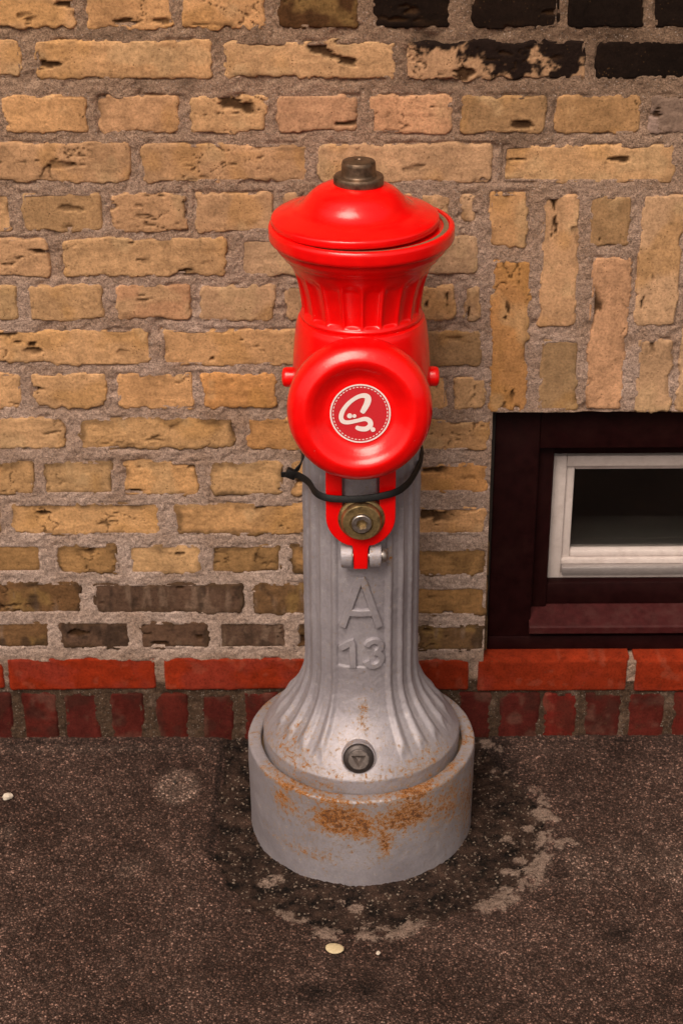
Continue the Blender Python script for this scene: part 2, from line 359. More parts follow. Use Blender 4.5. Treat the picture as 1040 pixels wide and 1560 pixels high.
def build_ground():
    xs = axis_coords(-0.66, 0.66, 0.0027, -60, 60); ys = axis_coords(-0.72, 0.03, 0.0027, -60, 4)
    X, Y = np.meshgrid(xs, ys, indexing='ij')
    near = (np.abs(X) < .67) & (Y > -.73) & (Y < .04)
    sdv = poly_sd(X, Y, PATCH)
    wob = 0.012 * fbm(X, Y, 0.05, 4, 3) + 0.004 * fbm(X, Y, 0.012, 2, 8)
    s = sdv + wob
    soil = sstep(-0.002, 0.010, s) * near
    dark = fbm(X, Y, 0.09, 4, 21)
    # refill stronger at left and right; the right boost paints shade beside the hydrant
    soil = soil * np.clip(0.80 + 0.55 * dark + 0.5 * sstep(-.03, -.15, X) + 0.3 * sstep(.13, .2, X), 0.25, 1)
    rim = np.exp(-(s / 0.020) ** 2) * near
    cn = fbm(X, Y, 0.028, 4, 5) + 0.45 * fbm(X, Y, 0.11, 2, 15) + 0.22 * sstep(0.10, .25, X) + 0.10 * sstep(-.30, -.40, Y) - 0.32 * sstep(-.1, -.17, X) - .5 * sstep(-.12, -.05, Y)
    crumb = sstep(-0.12, 0.32, cn) * np.clip(rim * 1.3, 0, 1)
    def spot(x, y, rx, ry, p=2): return np.exp(-(((X - x) / rx) ** 2 + ((Y - y) / ry) ** 2) ** (p / 2)) * near
    rag = 0.55 + 0.9 * fbm(X, Y, 0.03, 3, 41)
    bits = np.zeros_like(X)
    for x, y, r, k in ((.02, -.405, .014, 1), (-.005, -.39, .009, .8), (-.10, -.345, .022, .8), (.319, -.264, .022, .9), (.31, -.275, .012, 1), (.245, -.255, .018, .9), (.265, -.23, .014, .9), (.255, -.30, .016, .9), (.235, -.33, .016, 1), (.11, -.44, .02, .8), (.02, -.43, .012, .6)):
        bits = np.maximum(bits, k * sstep(0.15, 0.7, spot(x, y, r, r * .7) * (0.9 + 1.3 * fbm(X, Y, 0.018, 3, 77))))
    crumb = np.clip(np.maximum(crumb, bits), 0, 1)
    pale = 1.6 * spot(-.249, -.127, .032, .042, 6) * np.clip(rag + .35, 0, 1) + 0.7 * spot(.40, -.31, .16, .05) * np.clip(rag, 0, 1) + .5 * spot(-.3, -.32, .02, .02) + .8 * spot(-.485, -.235, .012, .014) + .35 * spot(-.40, -.03, .2, .012) + .5 * spot(.47, -.33, .03, .03)
    stain_shade = spot(-.036, -.566, .026, .022) + .9 * spot(.026, -.561, .024, .018) + .8 * spot(.37, -.46, .03, .022) + 0.8 * spot(.23, -.05, .04, .10) + .6 * spot(.245, -.12, .022, .05) + 0.6 * np.exp(-((X + .187 + .004 * fbm(X, Y, .03, 2, 9)) / .0060) ** 2) * (Y > -.30) * near * 1.4  # spots right of the foot paint the hydrant's shadow; the others are real marks
    crack = np.exp(-((Y + .012 + .006 * fbm(X, Y, .05, 3, 91)) / .005) ** 2) * near
    stain_shade = np.clip(stain_shade + .7 * crack * sstep(-.1, .25, fbm(X, Y, .09, 2, 14) + .25 * (X > .2)), 0, 1)
    Z = np.zeros_like(X)
    rng = np.random.default_rng(4)
    g = rng.normal(0, 1, X.shape)
    Z += near * (0.0006 * g + 0.0012 * fbm(X, Y, 0.012, 2, 2) + 0.0028 * fbm(X, Y, 0.12, 3, 1))
    Z += soil * (-0.0035 + 0.0035 * fbm(X, Y, 0.022, 4, 6)) + crumb * (0.0022 + 0.0016 * fbm(X, Y, 0.01, 2, 61)) - 0.004 * stain_shade * crack
    V = np.stack([X, Y, Z], -1).reshape(-1, 3)
    me = mesh_np('pavement', V, grid_faces(len(xs), len(ys)))
    for nme, a in (('soil', soil), ('crumb', crumb), ('pale', np.clip(pale, 0, 1)), ('stain_shade', stain_shade)): fattr(me, nme, a)
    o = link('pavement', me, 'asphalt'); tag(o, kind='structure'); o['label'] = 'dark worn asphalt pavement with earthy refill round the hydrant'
build_ground()

def build_grit():
    rng = np.random.default_rng(9); V = []; F = []
    for k in range(1500):
        x, y = rng.uniform(-.62, .62), rng.uniform(-.70, -.004)
        if math.hypot(x - AXX, y - AXY) < .165: continue
        near_patch = poly_sd(np.array([x]), np.array([y]), PATCH)[0]
        if near_patch < 0 and rng.random() < .55: continue
        s = 0.0007 + 0.0012 * rng.random() ** 3 + (0.0012 if rng.random() < .03 else 0)
        b = len(V); ang = rng.uniform(0, 6.28); q = rng.uniform(.6, 1.4, 6)
        for i, (dx, dy, dz) in enumerate(((1, 0, 0), (0, 1, 0), (-1, 0, 0), (0, -1, 0), (0, 0, .8), (0, 0, -.8))):
            dx, dy = dx * math.cos(ang) - dy * math.sin(ang), dx * math.sin(ang) + dy * math.cos(ang)
            V.append((x + dx * s * q[i], y + dy * s * q[i], 0.0012 + dz * s * q[i]))
        for i in range(4):
            F.append((b + i, b + (i + 1) % 4, b + 4)); F.append((b + (i + 1) % 4, b + i, b + 5))
    o = link('grit', mesh_np('grit', V, F), 'grit', None, False)
    tag(o, 'fine loose grit scattered over the asphalt and the earthy refill', 'grit', kind='stuff')
build_grit()

# ------------------------------------------------------------------ brick wall
BRICKS = '''y -443 -336 1099 1147|y -321 -212 1098 1146|y -198 -95 1097 1146|b -78 23 1097 1145|d 45 141 1096 1144|d 170 280 1095 1144|d 291 389 1095 1143|d 403 505 1094 1143|y -640 -410 1034 1082|y -390 -166 1033 1081|y -147 72 1031 1079|k 89 316 1030 1078|d 332 558 1029 1077|y -555 -450 962 1012|y -436 -331 962 1011|q -314 -209 961 1010|y -195 -94 960 1010|p -81 27 960 1009|p 41 145 959 1009|g 160 269 959 1008|g 282 391 958 1007|n 405 510 957 1007|t -506 -278 895 948|t -261 -43 894 946|t -28 201 893 945|y 216 442 892 942|t 458 682 889 939|y -535 -441 829 881|g -424 -320 828 880|t -305 -204 827 879|t -194 -90 827 879|t -77 24 826 878|t 36 99 826 878|t 108 149 825 875|t 162 180 835 876|t -614 -396 765 818|y -376 -156 764 816|t -134 82 763 815|t 98 187 764 816|g -545 -444 700 751|y -428 -323 699 750|p -308 -206 699 750|t -193 -89 698 749|t -74 29 698 748|t 43 99 697 748|y 112 156 697 747|t 170 192 696 747|y -502 -264 633 685|y -249 -26 631 684|y -10 93 630 683|g 109 195 628 680|y -555 -451 567 620|y -433 -331 566 619|y -313 -209 566 618|o -195 -91 565 618|y -75 27 564 617|y 43 98 564 616|y 112 149 562 609|y 160 202 562 609|y -618 -393 503 552|s -373 -152 502 550|o -134 85 500 549|y 102 211 496 544|s -551 -445 429 482|s -432 -329 429 482|s -312 -206 428 481|s -188 -85 427 480|s -70 31 426 480|s 46 95 426 479|o 111 210 429 475|s -483 -266 362 415|s -243 -27 361 413|s -716 -500 367 417|y -10 94 360 409|y 110 213 359 405|c -545 -444 298 347|c -424 -331 297 346|s -314 -210 296 345|c -194 -90 296 344|c -77 27 295 344|c 42 97 294 343|c 113 215 290 336|f -611 -390 228 282|h -371 -147 227 280|f -133 90 225 279|c 106 215 221 271|f -547 -442 167 214|h -427 -321 166 214|h -307 -200 165 213|h -187 -83 164 212|f -69 35 164 212|f 51 101 163 211|f 113 217 158 205|r -752 -522 94 149|r -511 -288 92 147|r -272 -44 91 146|r -28 193 87 141|r 209 436 85 139|r 451 676 84 138|m -635 -584 -30 83|m -565 -515 -30 82|m -495 -445 -30 82|m -430 -380 -31 81|m -359 -310 -31 81|m -288 -241 -32 80|m -219 -171 -32 80|m -151 -102 -33 80|m -84 -35 -33 79|m -16 34 -34 79|m 52 102 -34 78|m 118 164 -34 78|m 180 229 -35 78|m 245 304 -35 77|m 314 363 -36 77|m 378 430 -36 76|m 447 499 -36 76|m 516 567 -37 76|m 583 634 -37 75|y 201 253 800 878|o 208 261 559 783|t 273 325 687 873|g 281 334 559 666|g 338 390 803 873|p 345 398 558 786|t 406 463 687 873|t 416 465 557 666|y 473 524 799 871|t 474 528 556 782|t 543 595 685 870|y 548 601 556 665'''
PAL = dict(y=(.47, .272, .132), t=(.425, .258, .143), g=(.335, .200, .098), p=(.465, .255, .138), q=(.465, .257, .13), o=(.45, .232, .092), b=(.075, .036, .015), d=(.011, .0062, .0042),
           k=(.37, .215, .115), n=(.22, .145, .105), s=(.46, .270, .125), c=(.31, .170, .068), f=(.150, .080, .036), h=(.105, .060, .039), r=(.215, .022, .006), m=(.075, .0125, .009))
def brick_mesh(code, x0, x1, z0, z1, seed, step=0.0017, depth=0.05):
    rng = np.random.default_rng(seed)
    ox, oz = rng.uniform(0, 50, 2)
    W, Hh = x1 - x0, z1 - z0
    nu, nv = max(4, int(W / step)), max(4, int(Hh / step))
    pad = 0.0035
    xs = np.linspace(-W / 2 - pad, W / 2 + pad, nu); zs = np.linspace(-Hh / 2 - pad, Hh / 2 + pad, nv)
    X, Z = np.meshgrid(xs, zs, indexing='ij'); U, Vv = X + ox, Z + oz
    tall = Hh > W
    rough = {'y': 1, 't': .8, 'p': .8, 'g': .8, 'o': 1, 'r': .2, 'm': .4, 'd': .6, 'b': 1}.get(code, 1.0)
    cr = 0.006 if code not in 'rm' else 0.003
    qx, qz = np.abs(X) - (W / 2 - cr), np.abs(Z) - (Hh / 2 - cr)
    e = -(np.hypot(np.maximum(qx, 0), np.maximum(qz, 0)) + np.minimum(np.maximum(qx, qz), 0) - cr)
    er = e + .0016 - rough * (0.0042 * (fbm(U, Vv, 0.030, 3, 1) + .10) + 0.0028 * fbm(U, Vv, 0.0085, 2, 2))
    chip = sstep(.40, .62, fbm(U, Vv, 0.045, 2, 11) + .1) * sstep(.013, .002, e) * rough
    er = er - 0.004 * chip
    a, b = (U, Vv * 3.2) if not tall else (U * 3.2, Vv)
    h = 0.0010 * fbm(U, Vv, 0.06, 2, 4) + rough * (0.0006 * fbm(a * .8, b * .8, 0.016, 3, 5) + 0.0003 * fbm(U, Vv, 0.005, 1, 6))
    # drag marks, tears and holes of hand made bricks
    tear = sstep(.36, .46, fbm(a, b, 0.042, 4, 7)) * sstep(.0, .35, fbm(U, Vv, 0.07, 2, 8) + rng.uniform(-.2, .32)) * (code not in 'rm')
    ridge = 1 - np.abs(fbm(a + .01 * fbm(U, Vv, .02, 2, 3), b, 0.06, 3, 9))
    fiss = sstep(.975, .996, ridge) * sstep(.0, .3, fbm(U, Vv, 0.09, 2, 10) + rng.uniform(-.3, .1)) * (code not in 'rmd')
    h = h - 0.0045 * tear - 0.0026 * fiss
    lift = 0.0004 + rng.uniform(-.0007, .0012)
    if code == 'm': lift -= 0.003
    edge = sstep(-0.0006, 0.0009, er)
    Y = -(lift + h - .0008 * sstep(.006, .0, er)) * edge + 0.007 * (1 - edge)
    tx, tz = rng.normal(0, .006, 2)
    Y = Y + X * tx + Z * tz
    # colour
    base = np.array(PAL[code]); val = 1 + rng.uniform(-.09, .09)
    sh = rng.uniform(-.05, .05)
    C = base * val * np.array([1 + sh, 1, 1 - 1.2 * sh]) * np.ones(X.shape + (3,))
    mo = fbm(U, Vv, 0.05, 4, 12)[..., None]
    C = C * (1 + .26 * mo) * (1 + .16 * fbm(a, b, 0.03, 4, 33)[..., None])
    warm = sstep(.15, .5, fbm(U, Vv, 0.06, 3, 13))[..., None]
    def lay(C, m, col): return C * (1 - m[..., None]) + np.array(col) * m[..., None]
    if code in 'ytpqgos':
        C = C * (1 - .35 * warm) + np.array((.40, .205, .055)) * .35 * warm
        C = lay(C, .45 * sstep(.25, .55, fbm(U, Vv, 0.045, 3, 14)), (.46, .31, .165))
    if code == 'q': C = lay(C, .6 * sstep(.3, .5, fbm(U, Vv, 0.035, 3, 15)), (.36, .12, .06))
    if code == 'k':
        C = lay(C, sstep(-.16, .0, fbm(U, Vv, 0.035, 5, 16, .65) + .35 * X / W + .5 * Z / Hh), (.014, .008, .006))
    if code in 'bf': C = lay(C, .8 * sstep(.05, .4, fbm(U, Vv, 0.04, 4, 17)), (.21, .125, .045))
    if code in 'hf': C = lay(C, .55 * sstep(.1, .45, fbm(U * 3, Vv * .6, 0.03, 4, 18)), (.20, .135, .095)); C = lay(C, .7 * sstep(.1, .4, fbm(U * 2, Vv, 0.04, 4, 28)), (.032, .020, .014))
    if code == 'n': C = lay(C, .8 * sstep(-.1, .2, fbm(U, Vv, 0.03, 4, 19)), (.30, .21, .17))
    if code == 'r':
        C = lay(C, .75 * sstep(.0, .45, fbm(U, Vv, 0.05, 4, 20)), (.20, .028, .016))
        C = lay(C, .25 * sstep(.3, .5, fbm(U, Vv, 0.02, 3, 22)), (.26, .08, .045))
    if code == 'm':
        C = lay(C, .8 * sstep(-.1, .4, fbm(U, Vv, 0.03, 4, 20)), (.045, .014, .010))
        C = lay(C, .6 * sstep(.15, .5, fbm(U, Vv, 0.03, 4, 24) + .15 * sstep(0, -.03, Z)), (.11, .050, .036))
        if rng.random() < .3: C = C * np.array((1.6, 1.1, 1))
    if code in 'scfh':
        soot = sstep(.011, .001, er + .008 * fbm(U, Vv, .03, 3, 25)) * np.clip(.75 + .6 * fbm(U, Vv, .06, 2, 26), 0, 1)
        C = lay(C, soot * (.9 if code != 's' else .75), (.058, .034, .018))
    if code == 'c': C = lay(C, .6 * sstep(.0, .4, fbm(U, Vv, 0.04, 4, 27)), (.12, .066, .026))
    C = lay(C, np.clip(.95 * tear + .75 * fiss + .45 * chip * (code not in 'r'), 0, .95), (.045, .022, .010))
    V = np.stack([X, Y, Z], -1).reshape(-1, 3); n0 = len(V)
    ring = [i * nv for i in range(nu)] + [(nu - 1) * nv + j for j in range(1, nv)] + [i * nv + nv - 1 for i in range(nu - 2, -1, -1)] + [j for j in range(nv - 2, 0, -1)]
    B = V[ring].copy(); B[:, 1] = depth
    V = np.concatenate([V, B]); C = C.reshape(-1, 3); C = np.concatenate([C, C[ring]])
    k = len(ring); r_ = np.array(ring); i_ = np.arange(k); j_ = (i_ + 1) % k
    F = np.concatenate([grid_faces(nu, nv), np.stack([r_[i_], n0 + i_, n0 + j_, r_[j_]], -1)])
    return V, F, np.clip(C, 0, 1)

wall = empty('brick_wall', (0, 0, 0))
tag(wall, 'weathered yellow brick wall on a red brick plinth, behind the hydrant', 'wall', kind='thing')
WIN = (0.2155, 0.800, 0.1330, 0.5565)     # window opening x0, x1, z0, z1
BLIST = []
def build_bricks():
    L = []
    for k, s in enumerate(BRICKS.split('|')):
        p = s.split(); c = p[0]; x0, x1, z0, z1 = [int(v) / 1000 for v in p[1:]]
        L.append((c, x0, x1, z0, z1)); BLIST.append((x0, x1, z0, z1))
        V, F, C = brick_mesh(c, x0, x1, z0, z1, 100 + k)
        me = mesh_np('brick', V, F); cattr(me, C)
        o = link('brick', me, 'brick', wall); o.location = ((x0 + x1) / 2, 0, (z0 + z1) / 2)
    # the wall goes on past the frame: the same courses, joined
    rr = random.Random(5); E = []
    crs = {}
    for c, x0, x1, z0, z1 in L:
        if z1 - z0 < .062 and c != 'm': crs.setdefault(round((z0 + z1) / 2 / .0665), []).append((x0, x1, z0, z1, c))
    def kind(z): return rr.choice('ytytgp') if z > .45 else (rr.choice('scs') if z > .28 else rr.choice('fhf'))
    keys = sorted(crs)
    for n, kx in enumerate(keys):
        bs = sorted(crs[kx]); zc0, zc1 = bs[0][2], bs[0][3]
        red = bs[0][4] == 'r'; header = (bs[0][1] - bs[0][0]) < .15
        wd = .104 if header else .225
        x = bs[0][0] - .014
        while x > -1.15: E.append(('r' if red else kind(zc0), x - wd, x, zc0, zc1)); x -= wd + .014
        x = bs[-1][1] + .014
        if x < .83 and zc0 < .87 and not red: x = .812 + (.06 if header else 0)
        while x < 1.15: E.append(('r' if red else kind(zc0), x, x + wd, zc0 - .003, zc1 - .003)); x += wd + .014
    top = max(b[3] for v in crs.values() for b in v)
    for n in range(6):
        header = n % 2 == 1; wd = .104 if header else .225; x = -1.15 + (.03 if header else 0)
        z = top + .0155 + n * .0667
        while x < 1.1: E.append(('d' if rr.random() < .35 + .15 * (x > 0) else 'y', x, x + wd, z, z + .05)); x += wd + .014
    for k in range(3):
        x = .612 + k * .07
        E.append(('t', x, x + .054, .556, .77 if k % 2 else .66)); E.append(('y', x, x + .054, .787 if k % 2 else .68, .87))
    x = -.62
    while x > -1.15: E.append(('m', x - .052, x, -.03, .085)); x -= .07
    x = .57
    while x < 1.15: E.append(('m', x, x + .052, -.03, .085)); x += .07
    VV, FF, CC = [], [], []; off = 0
    for k, (c, x0, x1, z0, z1) in enumerate(E):
        V, F, C = brick_mesh(c, x0, x1, z0, z1, 900 + k, 0.008); BLIST.append((x0, x1, z0, z1))
        V = V + np.array(((x0 + x1) / 2, 0, (z0 + z1) / 2)); VV.append(V); FF.append(F + off); CC.append(C); off += len(V)
    me = mesh_np('outlying_brickwork', np.concatenate(VV), np.concatenate(FF)); cattr(me, np.concatenate(CC))
    o = link('outlying_brickwork', me, 'brick', wall); o['kind'] = 'stuff'
build_bricks()

def build_mortar():
    xs = axis_coords(-0.60, 0.60, 0.0026, -1.2, 1.2); zs = axis_coords(-0.02, 1.20, 0.0026, -0.3, 1.62)
    xs = np.unique(np.round(np.concatenate([xs, [WIN[0], WIN[1]]]), 6)); zs = np.unique(np.round(np.concatenate([zs, [WIN[2], WIN[3]]]), 6))
    X, Z = np.meshgrid(xs, zs, indexing='ij')
    low = sstep(.55, .25, Z) * sstep(.13, .17, Z)
    h = 0.0012 + .0018 * low + 0.0014 * fbm(X, Z, 0.05, 3, 51) + 0.0016 * fbm(X, Z, 0.013, 3, 52) + 0.0009 * fbm(X, Z, 0.005, 1, 53)
    h = h - 0.003 * sstep(.30, .55, fbm(X, Z * 1.6, 0.05, 3, 54)) * (1 - .7 * low)
    h = h - .003 * sstep(.15, .12, Z)
    h = h + 0.0012 * low * fbm(X, Z, .08, 3, 58)
    ins = np.full(X.shape, -1.0)
    for x0, x1, z0, z1 in BLIST:
        i0, i1 = np.searchsorted(xs, (x0 - .007, x1 + .007)); j0, j1 = np.searchsorted(zs, (z0 - .007, z1 + .007))
        sx, sz = xs[i0:i1, None], zs[None, j0:j1]
        if sx.size and sz.size: ins[i0:i1, j0:j1] = np.maximum(ins[i0:i1, j0:j1], np.minimum(np.minimum(sx - x0, x1 - sx), np.minimum(sz - z0, z1 - sz)))
    h = h - .009 * sstep(.0035, .0085, ins)
    gro = np.exp(-((ins + .0002 + .0012 * fbm(X, Z, .02, 2, 95)) / .0022) ** 2) * sstep(.16, .40, fbm(X, Z, .035, 3, 96) + .08)
    h = h - .0036 * gro * (1 - .25 * low)
    dirt_tone = np.clip(.5 * sstep(.2, .6, fbm(X, Z, 0.12, 4, 55) + .0) * sstep(.6, .95, Z) + 1.0 * sstep(.112, .095, Z) * np.clip(.95 + .6 * fbm(X, Z, .03, 3, 56), 0, 1) + .5 * sstep(.16, .135, Z) * np.clip(.5 + fbm(X, Z, .03, 3, 57), 0, 1) + (.55 + .4 * fbm(X, Z, .05, 3, 59)) * sstep(.93, 1.08, Z) * sstep(-.15, .3, X), 0, 1)  # grime low down; top right mixes soot with painted corner vignette darkening
    hole = (X > WIN[0] + 1e-4) & (X < WIN[1] - 1e-4) & (Z > WIN[2] + 1e-4) & (Z < WIN[3] - 1e-4)
    V = np.stack([X, 0.0 - h + .0015, Z], -1).reshape(-1, 3)
    F = grid_faces(len(xs), len(zs))
    cx = V[F][:, :, 0].mean(1); cz = V[F][:, :, 2].mean(1)
    F = F[~((cx > WIN[0]) & (cx < WIN[1]) & (cz > WIN[2]) & (cz < WIN[3]))]
    me = mesh_np('mortar', V, F); fattr(me, 'dirt_tone', dirt_tone); fattr(me, 'repoint', low)
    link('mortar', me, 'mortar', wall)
    bm = bmesh.new()
    for q in (((WIN[0], .004, WIN[2]), (WIN[0], .16, WIN[2]), (WIN[0], .16, WIN[3]), (WIN[0], .004, WIN[3])), ((WIN[1], .004, WIN[2]), (WIN[1], .16, WIN[2]), (WIN[1], .16, WIN[3]), (WIN[1], .004, WIN[3])), ((WIN[0], .004, WIN[3]), (WIN[1], .004, WIN[3]), (WIN[1], .16, WIN[3]), (WIN[0], .16, WIN[3])), ((WIN[0], .004, WIN[2]), (WIN[1], .004, WIN[2]), (WIN[1], .16, WIN[2]), (WIN[0], .16, WIN[2]))):
        bm.faces.new([bm.verts.new(p) for p in q])
    box(bm, WIN[0], WIN[1], .003, .10, .10, .1362)
    from_bm('reveal', bm, 'mortar', wall)
    bm = bmesh.new()
    for x0, x1, z0, z1 in ((-6, -1.16, -.3, 4.0), (1.16, 6, -.3, 4.0), (-1.16, 1.16, 1.575, 4.0)): box(bm, x0, x1, -.004, .3, z0, z1)
    from_bm('upper_brickwork', bm, 'far', wall)
build_mortar()

# ------------------------------------------------------------------ cellar window
win = empty('cellar_window', (0.30, 0.03, 0.145))
tag(win, 'low cellar window with dark maroon timber frame and white sash', 'window', kind='thing')
def wbox(name, mat, x0, x1, y0, y1, z0, z1, bev=0.0015, par=None):
    o = boxpart(name, mat, par or win, x0 - .30, x1 - .30, y0 - .03, y1 - .03, z0 - .145, z1 - .145, bev)
    return o
X1 = 0.795
wbox('sealant', 'grime', .2162, .2235, .033, .060, .1425, .556, .001)
wbox('frame_stile', 'wood', .2235, .288, .030, .075, .166, .556)
wbox('frame_stile', 'wood', .735, X1, .030, .075, .166, .556)
wbox('frame_rail', 'wood', .2885, .7345, .031, .075, .485, .556)
wbox('frame_rail', 'wood', .2236, X1, .0295, .074, .1385, .1655)
wbox('reflection_strip', 'room', .33, .69, .115, .19, .255, .292, .003)  # added block behind the pane, stands in for a grey reflection in the glass
wbox('inner_stile', 'wood', .2886, .3135, .052, .090, .205, .4845)
wbox('inner_stile', 'wood', .7005, .734, .052, .090, .205, .4845)
wbox('inner_rail', 'wood', .314, .700, .056, .0745, .208, .2445)
wbox('inner_rail', 'wood', .314, .700, .060, .090, .462, .4840)
bm = bmesh.new()
prof = [(.060, .2075), (.019, .1905), (.016, .1885), (.016, .1785), (.020, .1765), (.060, .1765)]
for s in (.2855, .7345): [bm.verts.new((s - .30, y - .03, z - .145)) for y, z in prof]
bm.verts.ensure_lookup_table(); n = len(prof)
bm.faces.new(bm.verts[:n]); bm.faces.new(bm.verts[n:][::-1])
for i in range(n): bm.faces.new((bm.verts[i], bm.verts[(i + 1) % n], bm.verts[n + (i + 1) % n], bm.verts[n + i]))
from_bm('sill', bm, 'sillwood_lit', win)
SY = .080
wbox('sash_stile', 'white', .3145, .336, SY - .004, SY + .03, .2365, .4505)
wbox('sash_stile', 'white', .683, .700, SY - .004, SY + .03, .2365, .4505)
wbox('sash_rail', 'white', .3362, .6828, SY - .0035, SY + .03, .4330, .4503)
wbox('sash_rail', 'white', .3362, .6828, SY - .0035, SY + .03, .2367, .2510)
wbox('glazing_bead', 'white', .3363, .3495, SY + .004, SY + .028, .266, .4328, .002)
wbox('glazing_bead', 'white', .3496, .6827, SY + .006, SY + .028, .4235, .4328, .002)
wbox('glazing_bead', 'white', .3496, .6827, SY + .004, SY + .028, .2745, .2855, .003)
wbox('drip_bar', 'alu', .3364, .6826, SY - .012, SY + .010, .2515, .2655, .002)
wbox('drip_bar', 'white', .3364, .6826, SY - .002, SY + .024, .2658, .2742, .001)
wbox('glass_pane', 'glass', .3485, .6835, SY + .016, SY + .020, .284, .425, 0)
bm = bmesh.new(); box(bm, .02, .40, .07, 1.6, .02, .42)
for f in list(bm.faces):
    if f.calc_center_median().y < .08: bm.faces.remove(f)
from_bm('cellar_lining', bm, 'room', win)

# ------------------------------------------------------------------ fire hydrant
hy = empty('fire_hydrant', (AXX, AXY, 0))
tag(hy, 'red and silver cast iron fire hydrant marked A 13 beside brick wall', 'fire hydrant')

def set_rust(o, fn):
    me = o.data; n = len(me.vertices); co = np.empty(n * 3, np.float32); me.vertices.foreach_get('co', co); co = co.reshape(-1, 3)
    fattr(me, 'rust', np.clip(fn(co[:, 0], co[:, 1], co[:, 2]), 0, 1))

# ground sleeve
P = dense([(.1428, .02), (.1428, .137), (.1434, .1396), (.1450, .1408), (.1585, .1408), (.1608, .1397), (.1615, .137), (.1615, .10), (.1605, .03), (.1605, -.02)], .004)
def sleeve_rf(T, R, Z):
    return R + .0011 * fbm(T * .16, Z, .05, 3, 71) + .0005 * fbm(T * .16, Z, .012, 2, 72)
sl = lathe('ground_sleeve', P, 'silver', hy, 240, sleeve_rf, ang=50)
def rs(x, y, z):
    th = np.arctan2(x, -y); fr = np.cos(th) > 0
    g = lambda t, zz, wt, wz: np.exp(-((th - t) / wt) ** 2 - ((z - zz) / wz) ** 2)
    r = .86 * g(-.20, .113, .20, .021) + .6 * g(-.12, .100, .26, .016) + .86 * g(.40, .112, .18, .026) + .72 * g(.19, .062, .06, .024) + .66 * g(-.75, .115, .14, .022) + .5 * g(.8, .10, .2, .045) + .66 * g(1.25, .06, .3, .07) + .45 * g(-.55, .04, .35, .012) + .45 * g(.1, .10, .9, .06)
    r += .62 * np.exp(-((z - .139) / .005) ** 2) * (.6 + .8 * fbm(th * .16, z, .04, 2, 73))
    return r * 1.0
set_rust(sl, rs)

gd = lathe('joint_dirt', dense([(.137, .1340), (.1415, .1350), (.1450, .1345)], .001), 'gasket', hy, 360, lambda T, R_, Z: R_, ang=None)
co_ = np.empty(len(gd.data.vertices) * 3, np.float32); gd.data.vertices.foreach_get('co', co_); co_ = co_.reshape(-1, 3)
th_ = np.arctan2(co_[:, 0], -co_[:, 1]); co_[:, 2] += .0035 * fbm(th_ * .14, co_[:, 2] * 0 + np.hypot(co_[:, 0], co_[:, 1]), .02, 4, 75) - .008 * (np.abs(th_) > 1.1)
gd.data.vertices.foreach_set('co', co_.ravel())
# column with flared foot
COLP = [(.070, .64), (.0738, .60), (.0752, .43), (.0752, .30), (.0757, .275), (.0785, .254), (.0865, .230), (.099, .209), (.115, .189), (.1295, .171), (.1378, .1605), (.1390, .1575), (.1390, .135), (.139, .08)]
def smooth_profile(p, step):
    q = spline([(a, b, 0) for a, b in p], 16); return [(v.x, v.y) for v in q]
CP = smooth_profile(COLP[:10], 0) + [(.1388, .1582), (.1392, .1560), (.1392, .145), (.1392, .13), (.139, .08)]
zz = np.array([p[1] for p in CP]); rr_ = np.array([p[0] for p in CP])
def col_r(z): return float(np.interp(-z, -zz, rr_))
zs_ = list(np.arange(.62, .165, -.0016)) + list(np.arange(.165, .130, -.0012)) + [.08]
CP2 = [(col_r(z), z) for z in zs_]
def col_rf(T, R, Z):
    th = (T + np.pi) % (2 * np.pi) - np.pi
    a = np.abs(th); R = R.copy()
    k = np.round((np.degrees(a) - 29) / 15.0); k = np.maximum(k, 0)
    d = np.abs(np.degrees(a) - (29 + 15.0 * k))
    rib = .5 + .5 * np.cos(np.clip(d / 5.2, 0, 1) * np.pi)
    fade = sstep(.176, .196, Z + .010 * (1 - rib))
    R = R + (.0034 + .0020 * sstep(.27, .2, Z)) * rib * fade
    # cast pocket for the number plate
    xx = th * .0755
    sq = np.maximum(np.abs(xx + .0005) - .0335, .312 - Z - .0105) 
    inside = sstep(.0, -.0012, np.maximum(np.abs(xx + .0005) - .034, .3005 - Z)) * (Z < .60)
    R = R - .0017 * inside
    R = R + .0004 * fbm(th * .08, Z, .008, 2, 81) + .0007 * fbm(th * .08, Z, .04, 2, 82)
    return R
co = lathe('column', CP2, 'silver', hy, 540, col_rf, ang=60)
def rc(x, y, z):
    th = np.arctan2(x, -y)
    g = lambda t, zz, wt, wz: np.exp(-((th - t) / wt) ** 2 - ((z - zz) / wz) ** 2)
    r = .38 * np.exp(-((z - .160) / .012) ** 2) * (.75 + .5 * fbm(th * .14, z, .06, 3, 83)) + .40 * g(-.9, .185, .5, .03) + .55 * g(.02, .238, .10, .022) + .36 * g(.7, .175, .3, .02) + .25 * g(0, .2, .5, .03)
    r += .46 * g(.50, .465, .06, .02) + .32 * g(0.2, .42, .06, .02) + .62 * np.exp(-((z - .142) / .006) ** 2) * (.5 + .6 * fbm(th * .14, z, .05, 3, 84))
    return r
set_rust(co, rc)

